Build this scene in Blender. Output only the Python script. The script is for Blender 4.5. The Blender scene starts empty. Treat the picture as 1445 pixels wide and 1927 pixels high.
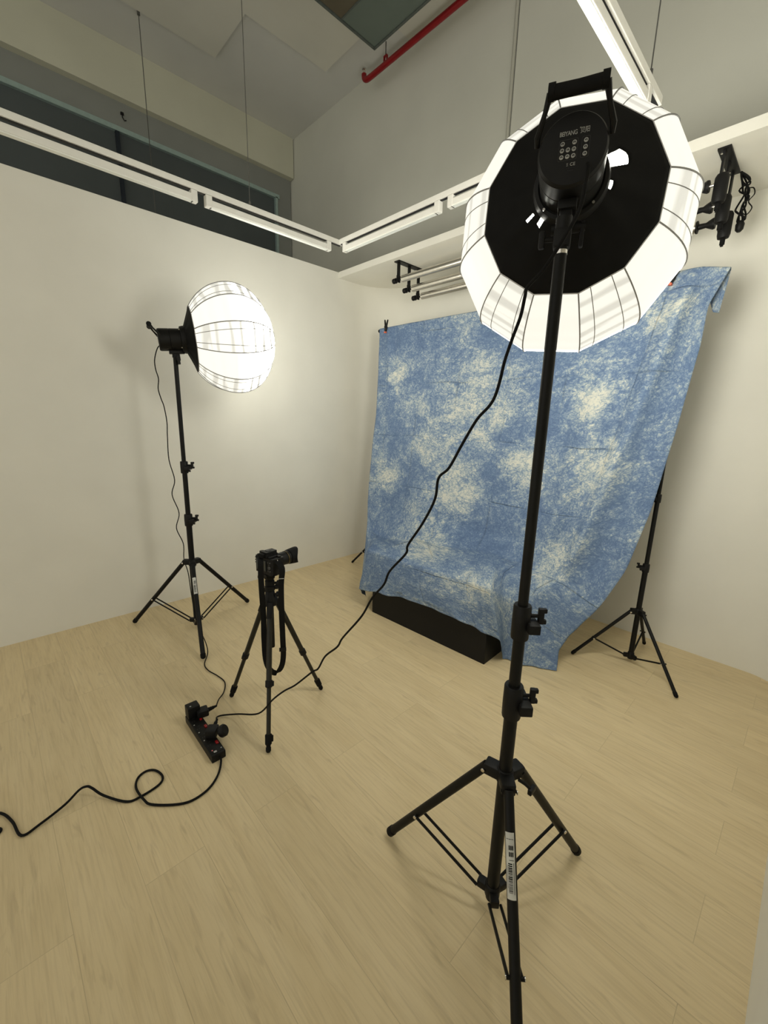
import bpy, bmesh, math, random
from mathutils import Vector, Matrix, Quaternion, noise
random.seed(7)
PI = math.pi
C = bpy.context.scene.collection
scene = bpy.context.scene
V = Vector

# ---------------------------------------------------------------- camera
EYE = V((0, 0, 1.45))
F_PX = 779.03
PITCH, ROLL, YAW = 0.22293, 0.02587, 0.80092
cam = bpy.data.cameras.new('camera'); cam_o = bpy.data.objects.new('camera', cam); C.objects.link(cam_o)
fw = V((-math.sin(YAW)*math.cos(PITCH), math.cos(YAW)*math.cos(PITCH), -math.sin(PITCH)))
r0 = V((math.cos(YAW), math.sin(YAW), 0)); u0 = r0.cross(fw)
rt = r0*math.cos(ROLL)+u0*math.sin(ROLL); up = -r0*math.sin(ROLL)+u0*math.cos(ROLL)
cam_o.matrix_world = Matrix(((rt.x, up.x, -fw.x, EYE.x), (rt.y, up.y, -fw.y, EYE.y), (rt.z, up.z, -fw.z, EYE.z), (0, 0, 0, 1)))
cam.sensor_fit = 'HORIZONTAL'; cam.sensor_width = 36; cam.lens = 36*F_PX/1445
cam.clip_start = .02
scene.camera = cam_o

# ---------------------------------------------------------------- world, exposure
w = bpy.data.worlds.new('world'); scene.world = w; w.use_nodes = True
w.node_tree.nodes['Background'].inputs[0].default_value = (1.0, .97, .86, 1)
w.node_tree.nodes['Background'].inputs[1].default_value = .80      # ambient fill added to flatten the lighting, entering the open side behind the camera
scene.view_settings.view_transform = 'Standard'
scene.view_settings.look = 'None'
scene.view_settings.exposure = 0.0
scene.view_settings.gamma = 1
scene.view_settings.use_curve_mapping = False
LANTERN_NEAR, LANTERN_FAR = 25.0, 15.0      # the foreground lamp is turned up higher
LANTERN_COLOR = (1.0, .975, .86)

# ---------------------------------------------------------------- materials
def new_mat(name):
    m = bpy.data.materials.new(name); m.use_nodes = True
    nt = m.node_tree; b = nt.nodes['Principled BSDF']
    return m, nt, b
def N(nt, t, **kw):
    n = nt.nodes.new(t)
    for k, v in kw.items(): setattr(n, k, v)
    return n
def noise_tex(nt, vec, scale, detail=3, rough=.5, dist=0):
    n = N(nt, 'ShaderNodeTexNoise'); n.inputs['Scale'].default_value = scale; n.inputs['Detail'].default_value = detail
    n.inputs['Roughness'].default_value = rough; n.inputs['Distortion'].default_value = dist
    if vec is not None: nt.links.new(vec, n.inputs['Vector'])
    return n.outputs['Fac']
def ramp(nt, fac, stops):
    n = N(nt, 'ShaderNodeValToRGB'); el = n.color_ramp.elements
    while len(el) < len(stops): el.new(.5)
    for e, (p, c) in zip(el, stops):
        e.position = p; e.color = (*c, 1) if not isinstance(c, (int, float)) else (c, c, c, 1)
    nt.links.new(fac, n.inputs[0]); return n.outputs[0]
def math_n(nt, op, a, b=None, c=None, clamp=False):
    n = N(nt, 'ShaderNodeMath', operation=op); n.use_clamp = clamp
    for i, x in enumerate((a, b, c)):
        if x is None: continue
        if isinstance(x, (int, float)): n.inputs[i].default_value = x
        else: nt.links.new(x, n.inputs[i])
    return n.outputs[0]
def mixc(nt, fac, a, b, mode='MIX'):
    n = N(nt, 'ShaderNodeMix', data_type='RGBA', blend_type=mode)
    for i, x in ((0, fac), (6, a), (7, b)):
        if isinstance(x, (int, float)): n.inputs[i].default_value = x
        elif isinstance(x, tuple): n.inputs[i].default_value = (*x, 1)
        else: nt.links.new(x, n.inputs[i])
    return n.outputs[2]
def coords(nt, kind='Object', scale=(1, 1, 1), rot=(0, 0, 0)):
    t = N(nt, 'ShaderNodeTexCoord'); m = N(nt, 'ShaderNodeMapping')
    m.inputs['Scale'].default_value = scale; m.inputs['Rotation'].default_value = rot
    nt.links.new(t.outputs[kind], m.inputs[0]); return m.outputs[0]
def bump(nt, b, h, strength=.3, dist=.01):
    n = N(nt, 'ShaderNodeBump'); n.inputs['Strength'].default_value = strength; n.inputs['Distance'].default_value = dist
    nt.links.new(h, n.inputs['Height']); nt.links.new(n.outputs[0], b.inputs['Normal'])
def plain(name, col, rough=.5, metal=0, spec=.5, var=.12, scale=30, bmp=0):
    m, nt, b = new_mat(name)
    v = coords(nt); f = noise_tex(nt, v, scale, 4)
    lo = tuple(c*(1-var) for c in col); hi = tuple(min(1, c*(1+var)) for c in col)
    nt.links.new(ramp(nt, f, [(.3, lo), (.7, hi)]), b.inputs['Base Color'])
    b.inputs['Roughness'].default_value = rough; b.inputs['Metallic'].default_value = metal
    b.inputs['Specular IOR Level'].default_value = spec
    if bmp: bump(nt, b, noise_tex(nt, v, scale*8, 2), bmp, .002)
    return m

mat_wall = plain('painted_wall', (.80, .785, .715), .75, var=.025, scale=3, bmp=.12)
mat_hall = plain('hall_paint', (.62, .62, .55), .85, var=.03, scale=2)
mat_beam = plain('beam_paint', (.58, .575, .46), .85, var=.04, scale=2)
mat_recess = plain('recess_paint', (.25, .26, .24), .85, var=.05, scale=2)
mat_ceil = plain('ceiling_paint', (.62, .62, .59), .9, var=.03, scale=2)
mat_board = plain('ceiling_board', (.64, .63, .56), .9, var=.03, scale=2)
mat_black = plain('black_plastic', (.007, .007, .007), .5, spec=.22)
mat_blackm = plain('black_satin_metal', (.006, .006, .0055), .45, spec=.2)
mat_rubber = plain('black_rubber', (.006, .006, .006), .7, spec=.15)
mat_skirt = plain('black_nylon', (.006, .006, .006), .7, spec=.15)
mat_carbon = plain('dark_olive_tube', (.018, .017, .012), .4, spec=.3)
mat_chrome = plain('brushed_chrome', (.72, .69, .64), .24, metal=1, var=.05)
mat_white = plain('white_enamel', (.80, .79, .74), .4, var=.02)
mat_slot = plain('black_slot', (.01, .01, .01), .6)
mat_diff = plain('frosted_white_plastic', (.86, .88, .84), .3, var=.01)
mat_red = plain('red_pipe_paint', (.24, .005, .008), .4, var=.08)
mat_neon = plain('red_switch_plastic', (.25, .006, .008), .25)
mat_duct = plain('green_grey_panel', (.115, .145, .125), .6, var=.06, scale=3)
mat_ductb = plain('brown_panel', (.10, .085, .055), .8, var=.08, scale=3)
mat_dframe = plain('dark_grey_frame', (.08, .095, .085), .6)
mat_alu = plain('pale_teal_aluminium', (.36, .47, .45), .35, metal=.3, var=.06)
mat_glass = plain('dark_window_film', (.085, .098, .10), .5, var=.08, scale=1.5, spec=.2)
mat_steel = plain('steel_wire', (.12, .12, .11), .4, metal=.5)
mat_seam = plain('grey_seam_thread', (.30, .30, .30), .8)
mat_mark = plain('pale_grey_print', (.36, .36, .34), .6)
mat_frame_line = plain('dark_grey_print', (.05, .05, .05), .6)
mat_orange = plain('orange_rubber_tip', (.75, .16, .08), .5)
mat_box = None
mat_lcd = plain('camera_screen_glass', (.045, .055, .06), .12, spec=.6)
mat_wood_knob = plain('brown_knob_rubber', (.09, .055, .02), .5)
mat_conduit = plain('conduit_paint', (.47, .465, .40), .8, var=.02)

# scuffed black box
m, nt, b = new_mat('scuffed_black_board'); mat_box = m
v = coords(nt, scale=(1, 1, 1))
f = noise_tex(nt, coords(nt, scale=(60, 60, 22)), 1.6, 3, .6, .6)
nt.links.new(ramp(nt, f, [(.70, (.006, .006, .006)), (.80, (.05, .05, .047))]), b.inputs['Base Color'])
b.inputs['Roughness'].default_value = .55; b.inputs['Specular IOR Level'].default_value = .25

# floor: pale oak planks along x
m, nt, b = new_mat('pale_oak_planks'); mat_floor = m
v = coords(nt)
br = N(nt, 'ShaderNodeTexBrick'); br.offset = .37; br.offset_frequency = 2
br.inputs['Scale'].default_value = 1; br.inputs['Brick Width'].default_value = 1.22; br.inputs['Row Height'].default_value = .183
br.inputs['Mortar Size'].default_value = .0012; br.inputs['Mortar Smooth'].default_value = .2; br.inputs['Bias'].default_value = 0
br.inputs['Color1'].default_value = (0, 0, 0, 1); br.inputs['Color2'].default_value = (1, 1, 1, 1); br.inputs['Mortar'].default_value = (.5, .5, .5, 1)
nt.links.new(v, br.inputs['Vector'])
tone = br.outputs['Color']
addv = N(nt, 'ShaderNodeVectorMath', operation='ADD'); nt.links.new(v, addv.inputs[0])
sc = N(nt, 'ShaderNodeVectorMath', operation='SCALE'); nt.links.new(tone, sc.inputs[0]); sc.inputs['Scale'].default_value = 7.3
nt.links.new(sc.outputs[0], addv.inputs[1])
def stretch(x, y):
    mp = N(nt, 'ShaderNodeMapping'); mp.inputs['Scale'].default_value = (x, y, 1); nt.links.new(addv.outputs[0], mp.inputs[0]); return mp.outputs[0]
g1 = noise_tex(nt, stretch(1.3, 9), 1.6, 5, .6, .9)
g2 = noise_tex(nt, stretch(3, 60), 2.0, 3, .6, .3)
g3 = noise_tex(nt, stretch(2.2, 14), 2.2, 2, .5, 1.5)
base = ramp(nt, g1, [(.25, (.68, .545, .32)), (.5, (.73, .595, .36)), (.75, (.77, .635, .395))])
base = mixc(nt, math_n(nt, 'MULTIPLY', ramp(nt, g2, [(.45, 0.0), (.7, 1.0)]), .22), base, (.36, .265, .155))
base = mixc(nt, math_n(nt, 'MULTIPLY', ramp(nt, g3, [(.60, 0.0), (.75, 1.0)]), .28), base, (.36, .27, .165))
tn = N(nt, 'ShaderNodeMapRange'); nt.links.new(tone, tn.inputs[0]); tn.inputs[3].default_value = .965; tn.inputs[4].default_value = 1.03
base = mixc(nt, 1.0, base, tn.outputs[0], 'MULTIPLY')
base = mixc(nt, math_n(nt, 'MULTIPLY', br.outputs['Fac'], .28), base, (.28, .21, .13))
nt.links.new(base, b.inputs['Base Color']); b.inputs['Roughness'].default_value = .52; b.inputs['Specular IOR Level'].default_value = .3
bump(nt, b, g2, .08, .002)

# tie-dyed blue cloth (UV in metres)
m, nt, b = new_mat('tie_dyed_blue_muslin'); mat_cloth = m
tc = N(nt, 'ShaderNodeTexCoord'); uv = tc.outputs['UV']
big = noise_tex(nt, uv, 1.9, 4, .6, .5)
mid = noise_tex(nt, uv, 6.5, 5, .65, 1.2)
fine = noise_tex(nt, uv, 24, 6, .72, 2.0)
vor = N(nt, 'ShaderNodeTexNoise'); vor.noise_type = 'RIDGED_MULTIFRACTAL'; vor.inputs['Scale'].default_value = 16; vor.inputs['Detail'].default_value = 6
vor.inputs['Roughness'].default_value = .6; vor.inputs['Distortion'].default_value = 1.2; nt.links.new(uv, vor.inputs['Vector'])
# undyed cream blotches tied into the cloth at these places (u, v, radius)
bw1 = N(nt, 'ShaderNodeTexNoise'); bw1.inputs['Scale'].default_value = 4.2; bw1.inputs['Detail'].default_value = 5; bw1.inputs['Roughness'].default_value = .65; nt.links.new(uv, bw1.inputs['Vector'])
bw2 = N(nt, 'ShaderNodeVectorMath', operation='MULTIPLY_ADD'); nt.links.new(bw1.outputs['Color'], bw2.inputs[0]); bw2.inputs[1].default_value = (.55, .55, 0); bw2.inputs[2].default_value = (-.275, -.275, 0)
bw3 = N(nt, 'ShaderNodeVectorMath', operation='ADD'); nt.links.new(uv, bw3.inputs[0]); nt.links.new(bw2.outputs[0], bw3.inputs[1])
blot = None
for (bu, bv, br_) in ((.25, .42, .15), (.95, .62, .30), (.70, 1.05, .20), (1.05, .95, .12), (.55, .78, .18), (.28, .62, .10), (.2, 1.35, .17),
                      (2.05, .22, .12), (1.75, .75, .14), (1.45, 1.15, .16), (.95, 1.35, .2), (2.0, 1.25, .2), (.8, 2.05, .25), (1.3, 2.35, .2), (1.9, 1.9, .2)):
    d = N(nt, 'ShaderNodeVectorMath', operation='DISTANCE'); nt.links.new(bw3.outputs[0], d.inputs[0]); d.inputs[1].default_value = (bu, bv, 0)
    g = math_n(nt, 'SUBTRACT', 1.0, math_n(nt, 'DIVIDE', d.outputs['Value'], br_*1.5), clamp=True)
    blot = g if blot is None else math_n(nt, 'MAXIMUM', blot, g)
wuv = N(nt, 'ShaderNodeVectorMath', operation='ADD'); nz = N(nt, 'ShaderNodeTexNoise'); nz.inputs['Scale'].default_value = 9; nz.inputs['Detail'].default_value = 4; nt.links.new(uv, nz.inputs['Vector'])
sc2 = N(nt, 'ShaderNodeVectorMath', operation='SCALE'); nt.links.new(nz.outputs['Color'], sc2.inputs[0]); sc2.inputs['Scale'].default_value = .10
nt.links.new(uv, wuv.inputs[0]); nt.links.new(sc2.outputs[0], wuv.inputs[1])
def crackle(scale):
    vo = N(nt, 'ShaderNodeTexVoronoi'); vo.feature = 'DISTANCE_TO_EDGE'; vo.inputs['Scale'].default_value = scale; vo.inputs['Randomness'].default_value = 1
    nt.links.new(wuv.outputs[0], vo.inputs['Vector']); return ramp(nt, vo.outputs['Distance'], [(0.0, 0.0), (.16, 1.0)])
ck1, ck2 = crackle(26), crackle(58)
grit = noise_tex(nt, wuv.outputs[0], 75, 4, .7, 1.0)
s = math_n(nt, 'ADD', math_n(nt, 'MULTIPLY', big, .80), math_n(nt, 'MULTIPLY', mid, .95))
s = math_n(nt, 'ADD', s, math_n(nt, 'MULTIPLY', blot, .34))
s = math_n(nt, 'ADD', s, math_n(nt, 'MULTIPLY', math_n(nt, 'SUBTRACT', fine, .5), 1.05))
s = math_n(nt, 'ADD', s, math_n(nt, 'MULTIPLY', math_n(nt, 'SUBTRACT', grit, .5), .55))
s = math_n(nt, 'ADD', s, math_n(nt, 'MULTIPLY', math_n(nt, 'SUBTRACT', ck1, .6), .13))
s = math_n(nt, 'ADD', s, math_n(nt, 'MULTIPLY', math_n(nt, 'SUBTRACT', ck2, .6), .16))
s = math_n(nt, 'MULTIPLY', s, .72)
col = ramp(nt, s, [(.42, (.110, .170, .300)), (.61, (.155, .230, .370)), (.73, (.25, .33, .44)), (.84, (.43, .49, .51)), (.97, (.66, .66, .59))])
nt.links.new(col, b.inputs['Base Color']); b.inputs['Roughness'].default_value = .85; b.inputs['Specular IOR Level'].default_value = .15
sep = N(nt, 'ShaderNodeSeparateXYZ'); nt.links.new(uv, sep.inputs[0])
def crease(x, period, off, wid):
    fr = math_n(nt, 'FRACT', math_n(nt, 'ADD', math_n(nt, 'DIVIDE', x, period), off))
    dd = math_n(nt, 'ABSOLUTE', math_n(nt, 'SUBTRACT', fr, .5))
    return math_n(nt, 'SUBTRACT', 1.0, math_n(nt, 'DIVIDE', dd, wid/period), clamp=True)
wob = math_n(nt, 'MULTIPLY', math_n(nt, 'SUBTRACT', noise_tex(nt, uv, 3, 2), .5), .05)
cr = math_n(nt, 'MAXIMUM', crease(math_n(nt, 'ADD', sep.outputs[0], wob), .37, .16, .008), crease(math_n(nt, 'ADD', sep.outputs[1], wob), .47, .3, .007))
hh = math_n(nt, 'ADD', math_n(nt, 'MULTIPLY', fine, .45), math_n(nt, 'MULTIPLY', mid, .9))
brk = ramp(nt, noise_tex(nt, uv, 2.6, 3), [(.42, 0.0), (.62, 1.0)])
hh = math_n(nt, 'SUBTRACT', hh, math_n(nt, 'MULTIPLY', math_n(nt, 'MULTIPLY', cr, brk), .75))
bump(nt, b, hh, .75, .014)

# glowing lantern fabric: translucent white nylon lit from inside by the lamp
def glow_fabric(strength, freq, rear, v0, v1):
    m, nt, b = new_mat('glowing_white_nylon')
    tc = N(nt, 'ShaderNodeTexCoord'); sep = N(nt, 'ShaderNodeSeparateXYZ'); nt.links.new(tc.outputs['UV'], sep.inputs[0])
    u_, v_ = sep.outputs[0], sep.outputs[1]
    gi = math_n(nt, 'FLOOR', u_); even = math_n(nt, 'MODULO', gi, 2.0)
    cv = N(nt, 'ShaderNodeCombineXYZ'); nt.links.new(math_n(nt, 'MULTIPLY', u_, .8), cv.inputs[0]); nt.links.new(math_n(nt, 'MULTIPLY', v_, freq), cv.inputs[1]); nt.links.new(math_n(nt, 'MULTIPLY', gi, 3.1), cv.inputs[2])
    wr = noise_tex(nt, cv.outputs[0], .35, 2, .5, .3)
    wr = math_n(nt, 'SINE', math_n(nt, 'ADD', math_n(nt, 'MULTIPLY', v_, freq*2.4), math_n(nt, 'ADD', math_n(nt, 'MULTIPLY', wr, 11.0), math_n(nt, 'MULTIPLY', gi, 1.7))))
    wr = math_n(nt, 'ADD', math_n(nt, 'MULTIPLY', wr, .5), .5)
    # gathered folds of fabric let less light through: narrow bands across every second gore
    line = ramp(nt, wr, [(.08, 1.0), (.30, .45), (.48, .0)])
    line = math_n(nt, 'MULTIPLY', line, math_n(nt, 'ADD', math_n(nt, 'MULTIPLY', even, .92), .08))
    # the lamp chip faces forward, so the back of the globe glows far less than its front half
    prof = N(nt, 'ShaderNodeMapRange', interpolation_type='SMOOTHSTEP'); nt.links.new(v_, prof.inputs[0])
    prof.inputs[1].default_value = v0; prof.inputs[2].default_value = v1; prof.inputs[3].default_value = rear; prof.inputs[4].default_value = strength
    mx = N(nt, 'ShaderNodeMix'); nt.links.new(line, mx.inputs[0]); nt.links.new(prof.outputs[0], mx.inputs[2]); mx.inputs[3].default_value = .66
    b.inputs['Base Color'].default_value = (.25, .25, .24, 1)
    b.inputs['Emission Color'].default_value = (*LANTERN_COLOR, 1)
    nt.links.new(mx.outputs[0], b.inputs['Emission Strength'])
    return m
mat_glow_near, mat_glow_far = glow_fabric(LANTERN_NEAR, 30.0, .93, .34, .50), glow_fabric(LANTERN_FAR, 24.0, .98, .34, .80)

# ---------------------------------------------------------------- mesh helpers
def frame_to(d, upv=V((0, 0, 1))):
    d = V(d).normalized()
    if abs(d.dot(upv)) > .999: upv = V((1, 0, 0))
    x = upv.cross(d).normalized(); y = d.cross(x)
    return Matrix((x, y, d)).transposed()
class MB:
    def __init__(s): s.bm = bmesh.new()
    def box(s, c, size, rot=None, bev=0, mi=0):
        r = bmesh.ops.create_cube(s.bm, size=1); vs = r['verts']
        bmesh.ops.scale(s.bm, vec=size, verts=vs)
        if bev:
            es = list({e for v_ in vs for e in v_.link_edges})
            rb = bmesh.ops.bevel(s.bm, geom=es, offset=bev, segments=2, affect='EDGES', profile=.6)
            vs = list({v_ for f in rb['faces'] for v_ in f.verts} | {v_ for v_ in vs if v_.is_valid})
        M_ = Matrix.Translation(c) @ (rot.to_4x4() if rot is not None else Matrix())
        bmesh.ops.transform(s.bm, matrix=M_, verts=vs); return s
    def cyl(s, p0, p1, r0, r1=None, seg=20, caps=True):
        p0, p1 = V(p0), V(p1); r1 = r0 if r1 is None else r1
        R = frame_to(p1-p0)
        a = []; bb = []
        for i in range(seg):
            t = 2*PI*i/seg; d = R @ V((math.cos(t), math.sin(t), 0))
            a.append(s.bm.verts.new(p0+d*r0)); bb.append(s.bm.verts.new(p1+d*r1))
        for i in range(seg):
            j = (i+1) % seg; s.bm.faces.new((a[i], a[j], bb[j], bb[i]))
        if caps: s.bm.faces.new(a[::-1]); s.bm.faces.new(bb)
        return s
    def lathe(s, prof, p0=(0, 0, 0), d=(0, 0, 1), seg=32, close=False):
        p0 = V(p0); d = V(d).normalized(); R = frame_to(d); rows = []
        for (a, r) in prof:
            rows.append([s.bm.verts.new(p0+d*a+(R @ V((math.cos(2*PI*i/seg), math.sin(2*PI*i/seg), 0)))*max(r, 1e-5)) for i in range(seg)])
        for k in range(len(rows)-1):
            for i in range(seg):
                j = (i+1) % seg; s.bm.faces.new((rows[k][i], rows[k][j], rows[k+1][j], rows[k+1][i]))
        if close:
            s.bm.faces.new(rows[0][::-1]); s.bm.faces.new(rows[-1])
        return s
    def tube(s, pts, r, seg=8, closed=False):
        pts = [V(p) for p in pts]; n = len(pts); rings = []
        prev = None
        for i, p in enumerate(pts):
            if closed: t = (pts[(i+1) % n]-pts[i-1])
            else: t = pts[min(i+1, n-1)]-pts[max(i-1, 0)]
            t.normalize()
            if prev is None: R = frame_to(t); x = R.col[0].copy()
            else:
                x = prev-t*prev.dot(t); x.normalize()
            prev = x; y = t.cross(x)
            rr = r[i] if isinstance(r, (list, tuple)) else r
            rings.append([s.bm.verts.new(p+(x*math.cos(2*PI*k/seg)+y*math.sin(2*PI*k/seg))*rr) for k in range(seg)])
        for i in range(n if closed else n-1):
            a, b_ = rings[i], rings[(i+1) % n]
            for k in range(seg):
                j = (k+1) % seg; s.bm.faces.new((a[k], a[j], b_[j], b_[k]))
        if not closed: s.bm.faces.new(rings[0][::-1]); s.bm.faces.new(rings[-1])
        return s
    def prism(s, poly, z0, z1, M_=None):
        a = [s.bm.verts.new((x, y, z0)) for x, y in poly]; b_ = [s.bm.verts.new((x, y, z1)) for x, y in poly]; n = len(poly)
        s.bm.faces.new(a[::-1]); s.bm.faces.new(b_)
        for i in range(n):
            j = (i+1) % n; s.bm.faces.new((a[i], a[j], b_[j], b_[i]))
        if M_ is not None: bmesh.ops.transform(s.bm, matrix=M_, verts=a+b_)
        return s
    def ball(s, c, r, sub=2, scale=(1, 1, 1)):
        q = bmesh.ops.create_icosphere(s.bm, subdivisions=sub, radius=r, matrix=Matrix.Translation(c) @ Matrix.Diagonal((*scale, 1)))
        return s
    def ribbon(s, pts, side, width, thick):
        # flat strap following pts, width along the side vectors
        rows = []
        pts = [V(p) for p in pts]
        for i, p in enumerate(pts):
            t = (pts[min(i+1, len(pts)-1)]-pts[max(i-1, 0)]).normalized()
            sd = V(side[i] if isinstance(side, list) else side); sd = (sd-t*sd.dot(t)).normalized(); nn = t.cross(sd)
            rows.append([s.bm.verts.new(p+sd*a*width/2+nn*b_*thick/2) for a, b_ in ((-1, -1), (1, -1), (1, 1), (-1, 1))])
        for i in range(len(rows)-1):
            for k in range(4): s.bm.faces.new((rows[i][k], rows[i][(k+1) % 4], rows[i+1][(k+1) % 4], rows[i+1][k]))
        s.bm.faces.new(rows[0][::-1]); s.bm.faces.new(rows[-1]); return s
    def build(s, name, mat, parent=None, smooth=True, world=True):
        bm = s.bm; bmesh.ops.recalc_face_normals(bm, faces=bm.faces[:])
        if parent is not None and world: bmesh.ops.transform(bm, matrix=WM[parent.name].inverted(), verts=bm.verts[:])
        me = bpy.data.meshes.new(name); bm.to_mesh(me); bm.free(); me.materials.append(mat)
        if smooth:
            for p in me.polygons: p.use_smooth = True
            me.set_sharp_from_angle(angle=math.radians(38))
        o = bpy.data.objects.new(name, me); C.objects.link(o)
        WM[o.name] = WM[parent.name] if (parent is not None) else Matrix()
        if parent is not None: o.parent = parent
        return o
WM = {}
def tag(o, label=None, cat=None, group=None, kind=None):
    for k, v_ in (('label', label), ('category', cat), ('group', group), ('kind', kind)):
        if v_: o[k] = v_
    return o
def thing(name, label, cat, loc=(0, 0, 0), rot=None, group=None):
    loc = V(loc)
    o = bpy.data.objects.new(name, None); C.objects.link(o); o.empty_display_size = .05
    M_ = Matrix.Translation(loc) @ (rot.to_4x4() if rot is not None else Matrix())
    o.matrix_world = M_; WM[o.name] = M_
    return tag(o, label, cat, group)
def struct(mb, name, mat, smooth=False):
    o = mb.build(name, mat, smooth=smooth); o['kind'] = 'structure'; return o
def crom(P, n=6):
    P = [V(p) for p in P]; out = []
    for i in range(len(P)-1):
        a, b_, c, d = P[max(i-1, 0)], P[i], P[i+1], P[min(i+2, len(P)-1)]
        for k in range(n):
            t = k/n
            out.append(.5*((2*b_)+(-a+c)*t+(2*a-5*b_+4*c-d)*t*t+(-a+3*b_-3*c+d)*t**3))
    out.append(P[-1]); return out

# ---------------------------------------------------------------- room shell
XL, YB, XR, HT = -3.304, 3.17, .125, 2.73
struct(MB().box((-1.2, .4, -.05), (8.6, 6.6, .1)), 'floor', mat_floor)
struct(MB().box((XL-.06, .185, HT/2), (.12, 5.17, HT)), 'wall_left', mat_wall)
struct(MB().box((XR+.06, 1.2, HT/2), (.12, 3.54, HT)), 'wall_right', mat_wall)
# back wall with a rounded corner into each side wall
def arc(cx, cy, r, a0, a1, n): return [(cx+r*math.cos(a0+(a1-a0)*i/n), cy+r*math.sin(a0+(a1-a0)*i/n)) for i in range(n+1)]
inner = arc(XL+.4, YB-.4, .4, PI, PI/2, 20)+arc(XR-.2, YB-.2, .2, PI/2, 0, 12)
poly = inner+[(XR+.12, YB-.2), (XR+.12, YB+.1), (XL-.12, YB+.1), (XL-.12, YB-.4)]
bw = MB().prism(poly, 0, HT).build('wall_back', mat_wall); bw['kind'] = 'structure'
# soffit slab over the back wall
struct(MB().box(((XL+XR)/2, 2.86, 2.7075), (XR-XL, .62, .05)), 'trim_1', mat_wall)
# the hall around the booth
HC = 4.80
struct(MB().box((-1.2, 3.36, 2.4), (8.6, .1, 4.8)), 'wall_hall_back', mat_hall)
struct(MB().box((-1.2, .4, HC+.05), (8.6, 6.6, .1)), 'ceiling', mat_ceil)
struct(MB().prism([(-3.52, -2.8), (3, -2.8), (3, 3.3), (-3.2, 3.3), (-3.2, 2.945), (-4.03, 2.945), (-4.03, 2.11), (-4.66, 2.11), (-4.66, -2.8)], HC-.03, HC), 'trim_2', mat_board)
struct(MB().box((-5.26, .25, 4.585), (.12, 6.1, .43)), 'trim_3', mat_beam)
W = MB(); W.box((-5.32, .25, 4.475), (.08, 6.1, .65)); W.box((-5.32, .25, 1.5), (.08, 6.1, 3.0))
W.box((-5.32, 3.205, 3.575), (.08, .19, 1.15)); struct(W, 'wall_hall_left', mat_recess)
# window in the hall
win = bpy.data.objects.new('window_1', None); C.objects.link(win); win.location = (-5.3, 1.4, 3.0); WM['window_1'] = Matrix.Translation((-5.3, 1.4, 3.0)); win['kind'] = 'structure'
MB().box((-5.285, .15, 4.130), (.05, 5.95, .042)).build('window_frame', mat_alu, win, False)
MB().box((-5.285, 3.085, 3.56), (.05, .03, 1.12)).build('window_frame', mat_alu, win, False)
for yy in (1.363, -.36, -2.1): MB().box((-5.285, yy, 3.56), (.045, .032, 1.10)).build('mullion', plain('navy_mullion', (.006, .012, .022), .4), win, False)
for a, c in ((1.38, 3.07), (-.34, 1.346), (-2.08, -.378)):
    MB().box((-5.305, (a+c)/2, 3.56), (.012, c-a, 1.10)).build('pane', mat_glass, win, False)
# conduit running up the hall back wall
struct(MB().cyl((-2.125, 3.30, 2.6), (-2.125, 3.30, HC-.03), .012, seg=12), 'trim_4', mat_conduit, True)

# ---------------------------------------------------------------- hall fittings high up
t = thing('ceiling_duct', 'dark green-grey ceiling unit with a brown end section, next to the red pipe', 'ceiling unit', (-1.6, 1.6, 4.52))
MB().box((-2.0, 2.685, 4.53), (2.42, .345, .025)).build('base_panel', mat_duct, t, False)
MB().box((-2.0, 1.4, 4.53), (2.42, 2.2, .025)).build('end_panel', mat_ductb, t, False)['label'] = 'brown panel section'
MB().box((-2.0, 2.868, 4.56), (2.46, .018, .10)).box((-3.222, 1.58, 4.56), (.018, 2.57, .10)).box((-2.0, 2.506, 4.522), (2.42, .012, .02)).build('frame', mat_dframe, t, False)
MB().box((-2.0, 1.6, 4.60), (2.3, 2.4, .09)).build('housing', mat_duct, t, False)
for x, y in ((-3.17, 2.80), (-3.17, .9), (-1.2, 2.80)): MB().cyl((x, y, 4.6), (x, y, HC-.03), .006, seg=8).build('hanging_rod', mat_steel, t)
t = thing('sprinkler_pipe', 'red painted sprinkler pipe with an upturned end under the ceiling', 'pipe', (-2, 3.13, 4.6))
P = crom([(-3.66, 3.13, 4.665), (-3.655, 3.13, 4.63), (-3.62, 3.13, 4.605), (-3.55, 3.13, 4.60)], 5)+[V((-1, 3.13, 4.60)), V((2.4, 3.13, 4.60))]
MB().tube(P, .024, 14).build('pipe', mat_red, t)
MB().lathe([(0, .014), (.03, .012), (.034, .02), (.045, .02), (.05, .006)], (-3.66, 3.13, 4.665), (0, 0, 1), 14, True).build('sprinkler_head', mat_chrome, t)
for x in (-3.36, -1.4, .6):
    MB().cyl((x, 3.13, 4.668), (x, 3.13, HC-.03), .005, seg=8).build('hanger_rod', mat_steel, t)
    MB().box((x-.018, 3.13, 4.635), (.006, .02, .06)).box((x+.018, 3.13, 4.635), (.006, .02, .06)).box((x, 3.13, 4.665), (.04, .02, .006)).build('pipe_hanger', mat_red, t, False)
t = MB().cyl((-4.67, 1.46, 2.2), (-4.67, 1.46, HC), .0035, seg=6).cyl((-4.67, 1.46, HC-.05), (-4.67, 1.46, HC), .012, seg=10).build('hanging_wire', mat_steel)
tag(t, 'thin wire hanging from the hall ceiling beyond the left partition wall', 'wire')
t = MB().tube([(-5.265, 1.42, 4.27), (-5.265, 1.42, 4.24), (-5.265, 1.435, 4.22), (-5.265, 1.45, 4.23)], .005).box((-5.27, 1.42, 4.275), (.02, .025, .02)).build('ceiling_hook', mat_black)
tag(t, 'small black hook on the grey wall above the hall window', 'hook')

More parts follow.
